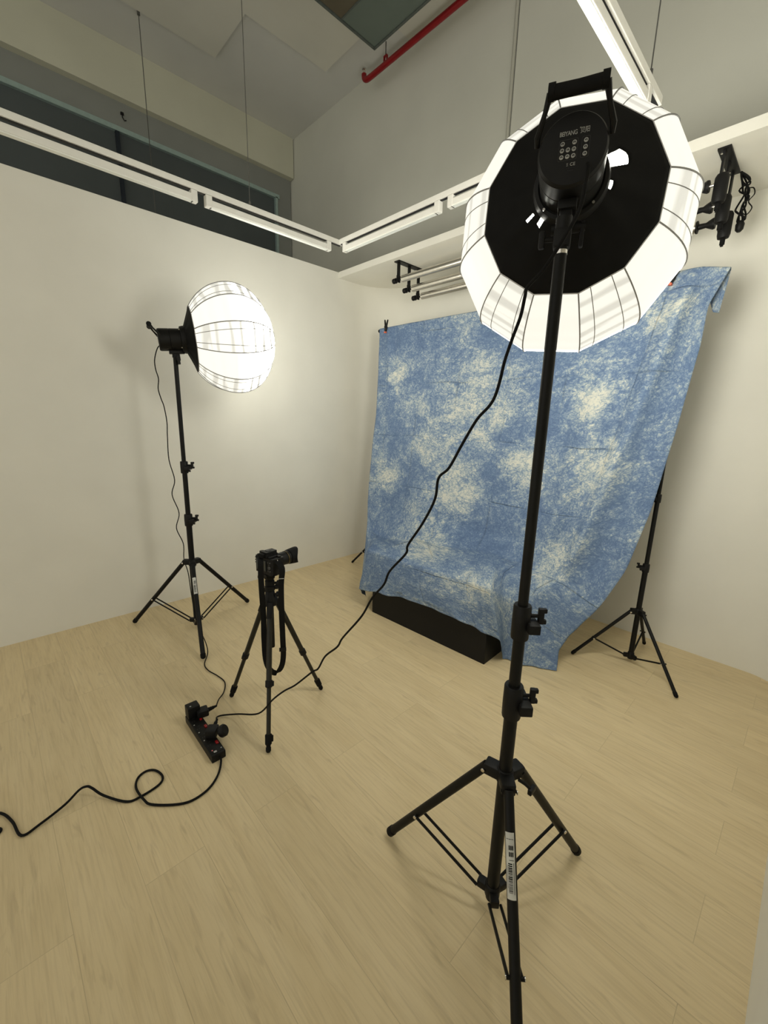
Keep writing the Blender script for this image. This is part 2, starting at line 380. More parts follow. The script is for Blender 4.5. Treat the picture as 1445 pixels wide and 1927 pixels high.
# ---------------------------------------------------------------- suspended track and linear lamps
t = thing('light_track', 'white suspended lighting track turning two corners on thin wires', 'light track', (-1.6, 2.02, 2.65))
TX, TY, RX, TW = -2.613, 2.022, -.662, .034
def rail(a, b_, ax):
    a, b_ = V(a), V(b_); c = (a+b_)/2; L = (b_-a).length
    sz = (TW, L, .03) if ax == 'y' else (L, TW, .03)
    o = MB().box(c+V((0, 0, .651)), sz, bev=.002).build('rail', mat_white, t, False)
    sz = (.016, L-.02, .004) if ax == 'y' else (L-.02, .016, .004)
    MB().box(c+V((0, 0, .6345)), sz).build('slot', mat_slot, o, False)
rail((TX, -1.4, 2), (TX, TY+TW/2, 2), 'y'); rail((TX+TW/2, TY, 2), (RX-TW/2, TY, 2), 'x'); rail((RX, .35, 2), (RX, TY+TW/2, 2), 'y')
for x, y in ((TX, 1.35), (TX, -.5), (-1.29, TY), (RX+.006, 1.91), (RX+.006, .6)):
    MB().cyl((x, y, 2.666), (x, y, HC-.03), .0022, seg=6).cyl((x, y, 2.666), (x, y, 2.69), .007, seg=10).cyl((x, y, HC-.05), (x, y, HC-.03), .012, seg=12).build('suspension_wire', mat_steel, t)
def track_lamp(c, ax, label):
    L = .86
    t = thing('track_lamp', label, 'track light', c, Matrix.Rotation(0 if ax == 'x' else PI/2, 3, 'Z'), 'linear lamps on the suspended track')
    MB().box((0, 0, -.008), (L-.05, .032, .033), bev=.003).build('lamp_body', mat_white, t, False, False)
    MB().box((0, 0, -.0265), (L-.05, .026, .005)).build('diffuser', mat_diff, t, False, False)
    for sx in (-1, 1): MB().box((sx*(L/2-.0175), 0, 0), (.035, .036, .058), bev=.004).build('end_adapter', mat_white, t, False, False)
    return t
z = 2.606
track_lamp((TX, 1.511, z), 'y', 'white linear lamp nearest the corner on the left track')
track_lamp((TX, .606, z), 'y', 'white linear lamp on the left track, running out of the left edge')
track_lamp((-2.125, TY, z), 'x', 'white linear lamp on the back track beside the corner')
track_lamp((-1.207, TY, z), 'x', 'white linear lamp on the back track, partly behind the large round softbox')
track_lamp((RX, 1.49, z), 'y', 'white linear lamp on the right-hand track above the large softbox')

# ---------------------------------------------------------------- triple background rollers under the soffit
HK = ((2.62, 2.545), (2.745, 2.50), (2.86, 2.465))
SOF = 2.6825
def bracket(x, sgn, name, label):
    t = thing(name, label, 'bracket', (x, 2.74, SOF))
    MB().box((x, 2.74, SOF-.004), (.055 if sgn < 0 else .05, .29, .008)).build('mounting_plate', mat_black, t, False)
    for yy in (2.63, 2.84): MB().cyl((x-.012, yy, SOF-.012), (x-.012, yy, SOF-.007), .006, seg=10).build('screw', mat_chrome, t)
    for y, z in HK:
        hb = MB(); hb.box((x, y, (z+.02+SOF-.008)/2), (.008, .030, SOF-.008-z-.02)); hb.box((x, y, z+.008), (.010, .036, .05)); hb.box((x+.006*sgn, y+.016, z+.018), (.02, .008, .028))
        hb.build('hook_arm', mat_black, t, False)
    return t
bL = bracket(-2.605, -1, 'roller_bracket', 'black triple-hook bracket under the soffit at the left end of the rollers')
bR = bracket(-.535, 1, 'roller_bracket', 'black triple-hook bracket under the soffit at the right end, above the motors')
for i, (y, z) in enumerate(HK):
    nm = ('frontmost and highest', 'middle', 'rearmost and lowest')[i]
    t = thing('background_roller', 'chrome background roller tube under the soffit, the %s of three' % nm, 'roller', (-1.57, y, z), group='background rollers')
    MB().cyl((-2.555, y, z), (-.645, y, z), .026, seg=24).build('tube', mat_chrome, t)
    MB().cyl((-2.63, y, z), (-2.55, y, z), .007, seg=10).lathe([(0, .004), (.004, .019), (.016, .020), (.024, .012), (.032, .021), (.04, .018)], (-2.665, y, z), (1, 0, 0), 14, True).build('end_knob', mat_black, t)
    MB().lathe([(0, .020), (.004, .030), (.01, .030), (.014, .014), (.045, .012), (.06, .020), (.075, .027), (.083, .025)], (-.655, y, z), (1, 0, 0), 18, True).build('end_flange', mat_black, t)
for i, (y, z) in enumerate(HK):
    nm = ('topmost', 'middle', 'lowest')[i]
    t = thing('roller_motor', 'black cylindrical roller motor on the right bracket, the %s of three' % nm, 'motor', (-.53, y, z), group='roller motors')
    mb = MB(); mb.lathe([(0, .010), (.004, .024), (.02, .028), (.108, .028), (.12, .022), (.125, .01)], (-.528, y, z-.085), (0, 0, 1), 20, True)
    mb.build('motor_housing', mat_black, t)
    MB().cyl((-.528, y, z-.11), (-.528, y, z-.085), .011, seg=14).cyl((-.528, y, z-.118), (-.528, y, z-.11), .007, seg=12).build('output_cap', mat_rubber, t)
    MB().cyl((-.575, y, z), (-.535, y, z), .008, seg=12).build('drive_shaft', mat_chrome, t)
t = thing('motor_cable', 'bundled black cables hanging behind the roller motors', 'cable', (-.49, 2.9, 2.6))
random.seed(3)
mb = MB()
for k in range(5):
    P = [V((-.50, 2.84, 2.66))]
    for j in range(6): P.append(V((-.485+random.uniform(-.02, .03), 2.88+random.uniform(-.03, .035), 2.62-j*.032)))
    P.append(V((-.48, 2.89, 2.45))); mb.tube(crom(P, 5), .0042, 6)
mb.build('cable_bundle', mat_rubber, t)
MB().tube(crom([(-.48, 2.90, 2.60), (-.455, 2.93, 2.61), (-.445, 2.93, 2.58), (-.46, 2.91, 2.545), (-.445, 2.93, 2.52), (-.46, 2.92, 2.49), (-.48, 2.90, 2.50)], 6), .0025, 6).build('cable_loop', mat_rubber, t)
MB().lathe([(0, .008), (.01, .017), (.035, .019), (.05, .012)], (-.475, 2.90, 2.41), (0, 0, 1), 14, True).build('plug', mat_black, t)

# ---------------------------------------------------------------- light stands
def light_stand(label, base, feet, apex, tops, collars, low, rad, legr, brace_frac, double, knob_dir, loc_cat='light stand', sticker=None, knob_s=1.0, hub=.05):
    """tops: (z0, z1, r) sections; collars: (z0, z1, r)"""
    B = V((*base, 0)); t = thing('light_stand', label, loc_cat, B)
    for z0, z1, r in tops: MB().cyl(B+V((0, 0, z0)), B+V((0, 0, z1)), r, seg=24).build('pole_section', mat_blackm, t)
    kd = V(knob_dir).normalized()
    for z0, z1, r in collars:
        h = z1-z0
        c = MB().lathe([(0, r*.96), (.004, r), (h*.5, r*1.02), (h-.004, r), (h, r*.92)], B+V((0, 0, z0)), (0, 0, 1), 24, True)
        c.box(B+V((0, 0, z0+h*.45))+kd*r*1.05, (r*1.3, r*1.1, h*.85), frame_to(kd, V((0, 0, 1))).to_3x3() @ Matrix.Rotation(PI/2, 3, 'Y'), bev=.003)
        co = c.build('clamp_collar', mat_black, t)
        kz = B+V((0, 0, z0+h*.68)); R = frame_to(kd)
        k = MB().cyl(kz+kd*r, kz+kd*(r+.022*knob_s), .005*knob_s, seg=10)
        k.box(kz+kd*(r+.026*knob_s), (.014*knob_s, .042*knob_s, .014*knob_s), R, bev=.003*knob_s).box(kz+kd*(r+.031*knob_s)+R @ V((0, .015*knob_s, 0)), (.012*knob_s, .012*knob_s, .018*knob_s), R, bev=.003*knob_s).box(kz+kd*(r+.031*knob_s)-R @ V((0, .015*knob_s, 0)), (.012*knob_s, .012*knob_s, .018*knob_s), R, bev=.003*knob_s)
        k.build('wing_knob', mat_black, co)
        MB().cyl(B+V((0, 0, z0+h*.18))+kd*r, B+V((0, 0, z0+h*.18))+kd*(r+.014*knob_s), .006*knob_s, seg=10).build('lower_bolt', mat_black, co)
    A = B+V((0, 0, apex))
    hubm = MB().lathe([(0, rad*1.25), (.035, rad*1.3), (.04, rad*1.1)], A-V((0, 0, .02)), (0, 0, 1), 24, True)
    lowm = MB().lathe([(0, rad*1.1), (.006, rad*1.25), (.04, rad*1.25), (.045, rad*1.05)], B+V((0, 0, low)), (0, 0, 1), 24, True)
    for fx, fy in feet:
        ft = V((fx, fy, legr)); d = (V((fx, fy, 0))-B); d.z = 0; d.normalize(); sd = V((-d.y, d.x, 0))
        top = A+d*hub
        Rz = Matrix((d, sd, V((0, 0, 1)))).transposed()
        hubm.box(A+d*(hub*.62), (hub*.95, legr*2.9, .034), Rz, bev=.006)
        hubm.cyl(top-sd*legr*1.6-V((0, 0, .004)), top+sd*legr*1.6-V((0, 0, .004)), .0045, seg=10)
        lg = MB().cyl(top, ft+(top-ft).normalized()*.02, legr, seg=18).build('leg', mat_blackm, t)
        dr = (ft-top).normalized()
        MB().lathe([(0, legr*1.02), (.002, legr*1.15), (.022, legr*1.15), (.029, legr*.8), (.032, legr*.3)], ft-dr*.03, dr, 18, True).build('rubber_tip', mat_rubber, lg)
        bp = top.lerp(ft, brace_frac); lc = B+V((0, 0, low+.022))+d*(rad*1.3+.02)
        lowm.box(B+V((0, 0, low+.022))+d*(rad*1.2+.006), (.036, legr*1.9, .026), Rz, bev=.004)
        bm_ = MB()
        Rb = frame_to(bp-lc, sd.cross(bp-lc).normalized())
        offs = (-1, 1) if double else (0,)
        for o_ in offs:
            of = sd*o_*(legr*1.25)
            bm_.cyl(lc+of, bp+of, legr*(.34 if double else .55), seg=8)
        bm_.cyl(bp-sd*legr*1.6, bp+sd*legr*1.6, .0045, seg=10)
        bm_.build('brace', mat_blackm, t)
        for rp, rd in ((bp+sd*legr*1.6, sd), (bp-sd*legr*1.6, -sd), (top+d*.004-V((0, 0, .004))+sd*legr*1.6, sd)):
            MB().lathe([(0, .0055), (.002, .0055), (.003, .003)], rp, rd, 10, True).build('rivet', mat_chrome, t)
        if sticker and sticker[0] == (fx, fy):
            _, f0, f1, side = sticker
            p0, p1 = top.lerp(ft, f0), top.lerp(ft, f1); ax = (p1-p0).normalized(); view = (V((0, 0, 1.45))-p0).normalized(); view = (view-ax*view.dot(ax)).normalized(); sv = ax.cross(view)
            st = MB(); rows = []
            for p in (p0, p1):
                rows.append([st.bm.verts.new(p+(view*math.cos(a)+sv*math.sin(a))*(legr+.0008)) for a in [side+(-.85+1.7*i/8) for i in range(9)]])
            for i in range(8): st.bm.faces.new((rows[0][i], rows[0][i+1], rows[1][i+1], rows[1][i]))
            s_o = st.build('sticker', plain('white_sticker', (.62, .62, .58), .5), t); s_o['label'] = 'white sticker with black barcode'
            bc = MB(); L = (p1-p0).length
            def patch(l0, l1, a0, a1):
                q = []
                for l in (l0, l1):
                    q.append([bc.bm.verts.new(p0+ax*l*L+(view*math.cos(side+a)+sv*math.sin(side+a))*(legr+.0014)) for a in (a0, (a0+a1)/2, a1)])
                for i in range(2): bc.bm.faces.new((q[0][i], q[0][i+1], q[1][i+1], q[1][i]))
            random.seed(5); l = .47
            while l < .9:
                wd = random.choice((.007, .012, .018)); patch(l, l+wd, -.30, .38); l += wd+random.choice((.008, .013))
            patch(.46, .92, -.60, -.52); patch(.50, .84, .50, .56)
            for q in range(3):
                for r_ in range(2): patch(.20+r_*.10, .27+r_*.10, -.55+q*.28, -.36+q*.28)
            patch(.1, .108, -.6, .6); patch(.42, .428, -.6, .2)
            bc.build('barcode', mat_rubber, s_o)
    hubm.build('leg_hub', mat_black, t); lowm.build('brace_hub', mat_black, t)
    return t

NB = (-.450, .935)
NSt = light_stand('tall black light stand in the right foreground, front leg leaving the bottom edge', NB,
    [(-.817, .859), (-.331, 1.288), (-.202, .652)], .485,
    [(.90, 1.795, .0128), (.66, .93, .0150), (.035, .70, .0180)], [(.905, .998, .0225), (.672, .768, .0250)], .045, .018, .0135, .66, True,
    (.72, .70, 0), sticker=((-.202, .652), .16, .40, .12), hub=.052)
MB().cyl((*NB, 1.795), (*NB, 1.803), .0135, seg=24).build('top_ring', mat_chrome, NSt)['label'] = 'silver ring at the pole top'
MB().tube(crom([(-.42, .962, .468), (-.405, .975, .455), (-.395, .985, .44)], 4), .005, 8).box((-.392, .99, .435), (.012, .03, .018), bev=.003).build('release_lever', mat_black, NSt)
LB = (-2.781, .912)
LSt = light_stand('tall black light stand beside the white left wall', LB,
    [(-3.103, .601), (-2.901, 1.347), (-2.338, .787)], .475,
    [(1.07, 1.80, .0128), (.73, 1.10, .0150), (.02, .76, .0180)], [(1.075, 1.150, .0225), (.728, .805, .0250)], .03, .018, .0135, .60, True,
    (.62, .78, 0), sticker=((-2.338, .787), .16, .34, .1), hub=.052)
MB().cyl((*LB, 1.795), (*LB, 1.803), .0135, seg=24).build('top_ring', mat_chrome, LSt)['label'] = 'silver ring at the pole top'

# backdrop stands
RB = (-.585, 2.735)
light_stand('black backdrop stand right of the blue cloth with its pole top hidden behind the fabric', RB,
    [(-.867, 2.548), (-.296, 2.537), (-.585, 3.045)], .345,
    [(1.03, 2.19, .0100), (.61, 1.06, .0118), (.04, .64, .0145)], [(1.02, 1.068, .0165), (.60, .65, .0185)], .03, .0145, .0095, .62, False,
    (-.9, -.3, 0), 'backdrop stand', knob_s=.75, hub=.040)
light_stand('black backdrop stand almost hidden behind the left edge of the blue cloth', (-2.80, 2.735),
    [(-3.087, 2.556), (-2.52, 2.55), (-2.80, 3.05)], .345,
    [(1.03, 2.19, .0100), (.61, 1.06, .0118), (.04, .64, .0145)], [(1.02, 1.068, .0165), (.60, .65, .0185)], .03, .0145, .0095, .62, False,
    (.9, -.3, 0), 'backdrop stand', knob_s=.75, hub=.040)
t = thing('crossbar', 'thin black crossbar holding the top edge of the blue cloth', 'crossbar', (-1.7, 2.735, 2.215))
MB().cyl((-2.93, 2.735, 2.215), (-.50, 2.735, 2.200), .011, seg=14).build('bar', mat_blackm, t)
MB().ball((-2.935, 2.735, 2.215), .016).ball((-.495, 2.735, 2.2), .016).build('end_cap', mat_rubber, t)

# ---------------------------------------------------------------- black box
t = MB().box((-1.675, 2.232, .243), (.97, .455, .486), Matrix.Rotation(math.radians(2.4), 3, 'Z'), bev=.004).build('black_box', mat_box, smooth=False)
tag(t, 'low black scuffed wooden box used as a seat under the blue cloth', 'box')

# ---------------------------------------------------------------- cloth
top = [(-2.915, 2.712, 2.226), (-2.62, 2.712, 2.226), (-2.15, 2.712, 2.222), (-1.75, 2.712, 2.218), (-1.38, 2.712, 2.216), (-.98, 2.712, 2.213), (-.575, 2.712, 2.226), (-.448, 2.712, 2.198)]
c0 = [top[0], (-2.905, 2.70, 2.02), (-2.895, 2.69, 1.85), (-2.88, 2.66, 1.45), (-2.886, 2.60, .943), V((-2.841, 2.540, 0.652)), V((-2.755, 2.460, 0.502)), V((-2.598, 2.300, 0.343)), V((-2.452, 2.150, 0.271)), V((-2.406, 2.100, 0.157)), V((-2.343, 2.100, 0.028))]
c7 = [top[7], V((-0.509, 2.705, 2.042)), V((-0.510, 2.700, 1.850)), V((-0.542, 2.680, 1.453)), V((-0.588, 2.640, 0.988)), V((-0.642, 2.580, 0.642)), V((-0.722, 2.500, 0.413)), V((-0.794, 2.460, 0.283)), V((-0.850, 2.410, 0.190)), V((-0.875, 2.350, 0.103)), V((-0.847, 2.285, -0.002))]
c7[10] = V((-.849, 2.295, .004))
crease = [None, V((-2.580, 2.440, 0.418)), V((-2.239, 2.460, 0.455)), V((-1.745, 2.470, 0.519)), V((-1.367, 2.460, 0.554)), V((-1.158, 2.470, 0.534)), V((-0.925, 2.500, 0.493)), None]
seat = [None, V((-2.391, 2.220, 0.460)), V((-1.941, 2.220, 0.480)), V((-1.531, 2.220, 0.525)), V((-1.274, 2.220, 0.550)), V((-1.196, 2.260, 0.507)), V((-0.996, 2.380, 0.422)), None]
edge = [None, V((-2.190, 1.965, .500)), V((-1.83, 1.980, .502)), V((-1.46, 1.995, .504)), V((-1.165, 2.00, .512)), V((-1.145, 2.11, .44)), V((-1.031, 2.300, 0.322)), None]
hmid = [None, V((-2.206, 1.950, 0.360)), V((-1.83, 1.955, .36)), V((-1.44, 1.965, .38)), V((-1.132, 2.010, 0.378)), V((-1.135, 2.16, .23)), V((-1.026, 2.240, 0.182)), None]
hem = [None, V((-2.259, 1.930, 0.169)), V((-1.778, 1.945, 0.248)), V((-1.358, 1.955, 0.265)), V((-1.097, 2.040, 0.189)), V((-1.135, 2.175, .004)), V((-1.01, 2.20, .004)), None]
Zs = [None, 2.02, 1.85, 1.45, .95, .66]; Ys = [None, 2.70, 2.69, 2.665, 2.61, 2.555]
G = [[V(p) for p in top]]
for k in range(1, 6):
    row = []
    for c in range(8):
        if c == 0: row.append(V(c0[k])); continue
        if c == 7: row.append(V(c7[k])); continue
        T0, K = V(top[c]), crease[c]; f = (T0.z-Zs[k])/(T0.z-K.z)
        row.append(V((T0.x+(K.x-T0.x)*f, Ys[k], Zs[k])))
    G.append(row)
for k, src in zip(range(6, 11), (crease, seat, edge, hmid, hem)):
    G.append([V(c0[k])]+[V(p) for p in src[1:7]]+[V(c7[k])])
NU, NV = 210, 230
# arc-length-like parameters
cu = [0, .12, .31, .47, .62, .75, .90, 1.0]
cvv = [0, .08, .15, .30, .49, .60, .665, .745, .82, .90, 1.0]
def lerp_list(P, knots, t):
    for i in range(len(knots)-1):
        if t <= knots[i+1]+1e-9:
            f = (t-knots[i])/(knots[i+1]-knots[i]); return P[i].lerp(P[i+1], f)
    return P[-1].copy()
grid = []
for j in range(NV+1):
    tv = j/NV
    rowp = [lerp_list([G[k][c] for k in range(11)], cvv, tv) for c in range(8)]
    grid.append([lerp_list(rowp, cu, i/NU) for i in range(NU+1)])
for it in range(7):           # relax so that folds round off; borders keep their line
    ng = [r[:] for r in grid]
    for j in range(1, NV):
        for i in range(1, NU):
            ng[j][i] = grid[j][i]*.4+(grid[j-1][i]+grid[j+1][i]+grid[j][i-1]+grid[j][i+1])*.15
    for j in range(1, NV):
        for i in (0, NU): ng[j][i] = grid[j][i]*.5+(grid[j-1][i]+grid[j+1][i])*.25
    for i in range(1, NU):
        for j in (0, NV): ng[j][i] = grid[j][i]*.5+(grid[j][i-1]+grid[j][i+1])*.25
    grid = ng
def gs(x, c, s_): return math.exp(-((x-c)/s_)**2)
for j in range(NV+1):
    tv = j/NV
    for i in range(NU+1):
        tu = i/NU; p = grid[j][i]
        wv = min(1, tv/.06)*(1-.75*max(0, min(1, (tv-.60)/.05)))
        # hanging folds
        dy = 0
        dy -= .052*gs(tu, .90-.03*tv, .026)*wv
        dy += .010*gs(tu, .955-.02*tv, .022)*wv
        dy -= .024*gs(tu, .80-.06*tv, .03)*wv*min(1, tv*3)
        dy += .010*gs(tu, .845-.05*tv, .02)*wv
        dy -= .012*gs(tu, .045+.10*tv, .012)*min(1, tv/.03)*max(0, 1-tv*2.2)
        dy += .010*gs(tu, .075+.12*tv, .014)*min(1, tv/.03)*max(0, 1-tv*2.2)
        dy += .012*noise.noise(V((tu*7, tv*3.0, 1.3)))*wv
        dy += .006*noise.noise(V((tu*16+tv*4, tv*8, 4.7)))*(.35+.65*wv)
        p = p+V((0, dy, 0))
        dz = .004*noise.noise(V((tu*18, tv*14, 9.1)))
        if tv > .6: p.z += dz+.006*noise.noise(V((tu*9, tv*22, 2.2)))
        if tv > .97: p.z += .010*noise.noise(V((tu*22, 0, 5.5))); p.y += .012*noise.noise(V((tu*26, 3, 5.5)))*min(1, (tv-.97)*50)
        # stay clear of the box top and front and of the floor
        p.z = max(p.z, .006)
        if -2.14 < p.x < -1.20 and 2.02 < p.y < 2.45: p.z = max(p.z, .496)
        grid[j][i] = p
bmc = bmesh.new(); uvl = bmc.loops.layers.uv.new('UVMap')
vs = [[bmc.verts.new(p) for p in r] for r in grid]
uu = {}
for j in range(NV+1):
    for i in range(NU+1): uu[vs[j][i]] = (i/NU*2.3, j/NV*2.9)
for j in range(NV):
    for i in range(NU):
        f = bmc.faces.new((vs[j][i], vs[j+1][i], vs[j+1][i+1], vs[j][i+1]))
# cloth folded over the bar: short back flap, longer and drooping at the right end
bk = []
for k in range(1, 15):
    row = []
    for i in range(NU+1):
        tu = i/NU; p = grid[0][i]; L = .05+.17*max(0, min(1, (tu-.90)/.07)); a = k/14
        if a*L < .03: z_, y_ = .006*math.sin(a*L/.03*PI), a*L
        else: z_, y_ = -(a*L-.03), .034+.02*a
        x_ = -.022*a*max(0, (tu-.9)/.1)**2
        q = V((p.x+x_, p.y+y_, p.z+z_)); q.y += .008*noise.noise(V((tu*20, a*3, 7)))*a
        nv = bmc.verts.new(q); uu[nv] = (tu*2.3, -a*L); row.append(nv)
    bk.append(row)
prev = vs[0]
for row in bk:
    for i in range(NU): bmc.faces.new((prev[i], prev[i+1], row[i+1], row[i]))
    prev = row
for f in bmc.faces:
    f.smooth = True
    for l in f.loops: l[uvl].uv = uu[l.vert]
bmesh.ops.recalc_face_normals(bmc, faces=bmc.faces[:])
me = bpy.data.meshes.new('backdrop_cloth'); bmc.to_mesh(me); bmc.free(); me.materials.append(mat_cloth)
cl = bpy.data.objects.new('backdrop_cloth', me); C.objects.link(cl); WM[cl.name] = Matrix()
sm = cl.modifiers.new('thickness', 'SOLIDIFY'); sm.thickness = .0015; sm.offset = 0
tag(cl, 'blue and cream tie-dyed muslin backdrop hung from the crossbar and draped over the black box', 'backdrop')

def clamp(x, y, z, tilt, label):
    t = thing('spring_clamp', label, 'clamp', (x, y, z), Matrix.Rotation(tilt, 3, 'Y'), 'spring clamps on the crossbar')
    for s_ in (-1, 1):
        MB().tube([(s_*.004, 0, -.004), (s_*.008, 0, .02), (s_*.017, 0, .055), (s_*.019, 0, .062)], [.009, .008, .0065, .004], 8).build('handle', mat_black, t, world=False)
    MB().tube([(-.003, 0, .0), (-.006, 0, -.018), (-.003, 0, -.034)], [.008, .009, .006], 8).tube([(.003, 0, .0), (.006, 0, -.018), (.003, 0, -.034)], [.008, .009, .006], 8).cyl((0, -.013, .002), (0, .013, .002), .009, seg=12).build('jaw', mat_black, t, world=False)
    MB().box((0, 0, -.041), (.022, .024, .013), bev=.004).build('pad', mat_orange, t, world=False)['label'] = 'orange clamp pad'
clamp(-2.822, 2.700, 2.228, .08, 'black spring clamp with orange pads at the top left corner of the blue cloth')
clamp(-.676, 2.690, 2.205, .3, 'black spring clamp half hidden by the large softbox, its orange pad showing')

# ---------------------------------------------------------------- studio lamps and lanterns
def head_frame(D, az, el):
    ax = V((-math.sin(az)*math.cos(el), math.cos(az)*math.cos(el), math.sin(el)))
    y = ax; x = y.cross(V((0, 0, 1))).normalized(); z = x.cross(y)
    return Matrix((x, y, z)).transposed()
def lamp_head(D, az, el, label, pole_xy, pole_z):
    R = head_frame(D, az, el); D = V(D)
    t = thing('studio_light', label, 'studio light', D, R)
    r = .0627
    MB().lathe([(.004, r-.004), (.008, r), (.060, r), (.062, r-.002), (.064, r), (.122, r), (.126, r+.006), (.142, r+.006), (.146, r-.01)], (0, 0, 0), (0, 1, 0), 64, True).build('housing', mat_blackm, t, world=False)
    pn = MB().lathe([(0, .001), (0, r-.004), (.006, r-.0005)], (0, 0, 0), (0, 1, 0), 64).build('control_panel', mat_black, t, world=False)
    # rear printing
    def ctext(body, size, x, z, name, spacing=1.0, mat=mat_mark, sx=1.0):
        cu_ = bpy.data.curves.new(name, 'FONT'); cu_.body = body; cu_.size = size; cu_.align_x = 'CENTER'; cu_.align_y = 'CENTER'; cu_.extrude = .0002; cu_.space_character = spacing
        cu_.offset = .00005 if size > .006 else 0
        cu_.materials.append(mat)
        tmp = bpy.data.objects.new('tmp', cu_); me_ = bpy.data.meshes.new_from_object(tmp); bpy.data.objects.remove(tmp)
        me_.name = name; o = bpy.data.objects.new(name, me_); C.objects.link(o); o.parent = pn
        o.matrix_local = Matrix.Translation((x, -.0006, z)) @ Matrix.Rotation(PI/2, 4, 'X') @ Matrix.Diagonal((sx, 1, 1, 1))
        return o
    ctext('BEIYANG', .0104, -.0095, .0255, 'brand_lettering', .9, sx=.80)
    ctext('贝阳', .0105, .0190, .0262, 'brand_lettering', .9, sx=.82)
    ctext('°', .008, .0105, .029, 'brand_lettering')
    ctext('CE', .0075, .003, -.0255, 'certification_mark', 1.1)
    ctext('Ξ', .006, -.0065, -.0255, 'certification_mark')
    ctext('· · · · · ·', .0045, 0, -.0315, 'fine_print', mat=mat_frame_line); ctext('- - - -', .0045, 0, -.0350, 'fine_print', mat=mat_frame_line)
    bt = [(-18.3, 10), (2.6, 10), (-18.3, -.8), (-7.9, -.8), (2.6, -.8), (-18.3, -11.6), (-7.9, -11.6), (2.6, -11.6), (22.5, 10), (22.5, -.8), (22.5, -11.6)]
    mk = MB()
    for bx, bz in bt:
        MB().lathe([(0, .0001), (0, .0036), (.0006, .0039), (.001, .0039)], (bx/1000, -.0012, bz/1000), (0, 1, 0), 20).build('button', mat_mark, pn, world=False)
        for dx in (-.0013, .0013): mk.box((bx/1000+dx, -.0014, bz/1000), (.0015, .0004, .0026 if (bx+bz) % 2 > .5 else .0018))
        mk.box((bx/1000, -.0014, bz/1000+.0015), (.0020, .0004, .0006))
    mk.build('button_symbol', mat_rubber, pn, False, world=False)
    fr_ = MB()
    for x0, x1, z0, z1 in ((-24, 8.5, -17.5, 16), (15.5, 29, -17.5, 16)):
        P = []
        for cx, cz, a0 in ((x1-2, z1-2, 0), (x0+2, z1-2, PI/2), (x0+2, z0+2, PI), (x1-2, z0+2, 1.5*PI)):
            for q in range(5): P.append(V(((cx+2*math.cos(a0+q*PI/8))/1000, -.0004, (cz+2*math.sin(a0+q*PI/8))/1000)))
        fr_.tube(P, .00028, 6, closed=True)
    fr_.build('panel_outline', mat_frame_line, pn, world=False)
    # carrying handle swung up and back
    for s_ in (-1, 1):
        MB().tube([(s_*(r+.003), .012, .018), (s_*(r+.003), .002, .030), (s_*.054, -.018, .056), (s_*.0465, -.031, .079)], [.0045, .006, .0045, .0065], 8).build('handle_arm', mat_blackm, t, world=False)
    hg = MB().tube([(-.050, -.034, .078), (-.039, -.034, .078), (-.0385, -.034, .077), (0, -.035, .076), (.0385, -.034, .077), (.039, -.034, .078), (.050, -.034, .078)], [.0135, .0135, .0115, .0110, .0115, .0135, .0135], 16)
    hg.build('handle_grip', mat_rubber, t, world=False)
    # tilting bracket between housing and stand spigot
    pl_ = R.inverted() @ (V((*pole_xy, pole_z))-D)
    br_ = MB().box((0, .088, -r-.008), (.036, .085, .018), bev=.003)
    br_.box((pl_.x*.5, (pl_.y+.09)/2, -r-.03), (.024, .036, .05), bev=.003)
    br_.build('tilt_bracket', mat_black, t, world=False)
    MB().cyl((-.028, .088, -r-.04), (.028, .088, -r-.04), .011, seg=16).build('tilt_axle', mat_black, t, world=False)
    MB().box((.034, .088, -r-.055), (.008, .016, .05), bev=.003).cyl((.026, .088, -r-.04), (.040, .088, -r-.04), .009, seg=14).build('tilt_lever', mat_black, t, world=False)
    sp = MB().cyl(V((*pole_xy, pole_z)), V((*pole_xy, D.z-r-.03)), .0150, .0165, seg=20)
    sp.box(V((*pole_xy, pole_z+.022)), (.034, .034, .034), R, bev=.004).build('spigot_clamp', mat_black, t)
    kp = V((*pole_xy, pole_z+.022)); kd = R @ V((-1, -.15, 0))
    MB().cyl(kp+kd*.015, kp+kd*.036, .005, seg=10).box(kp+kd*.040, (.012, .014, .034), R, bev=.004).build('wing_knob', mat_black, t)
    return t, R
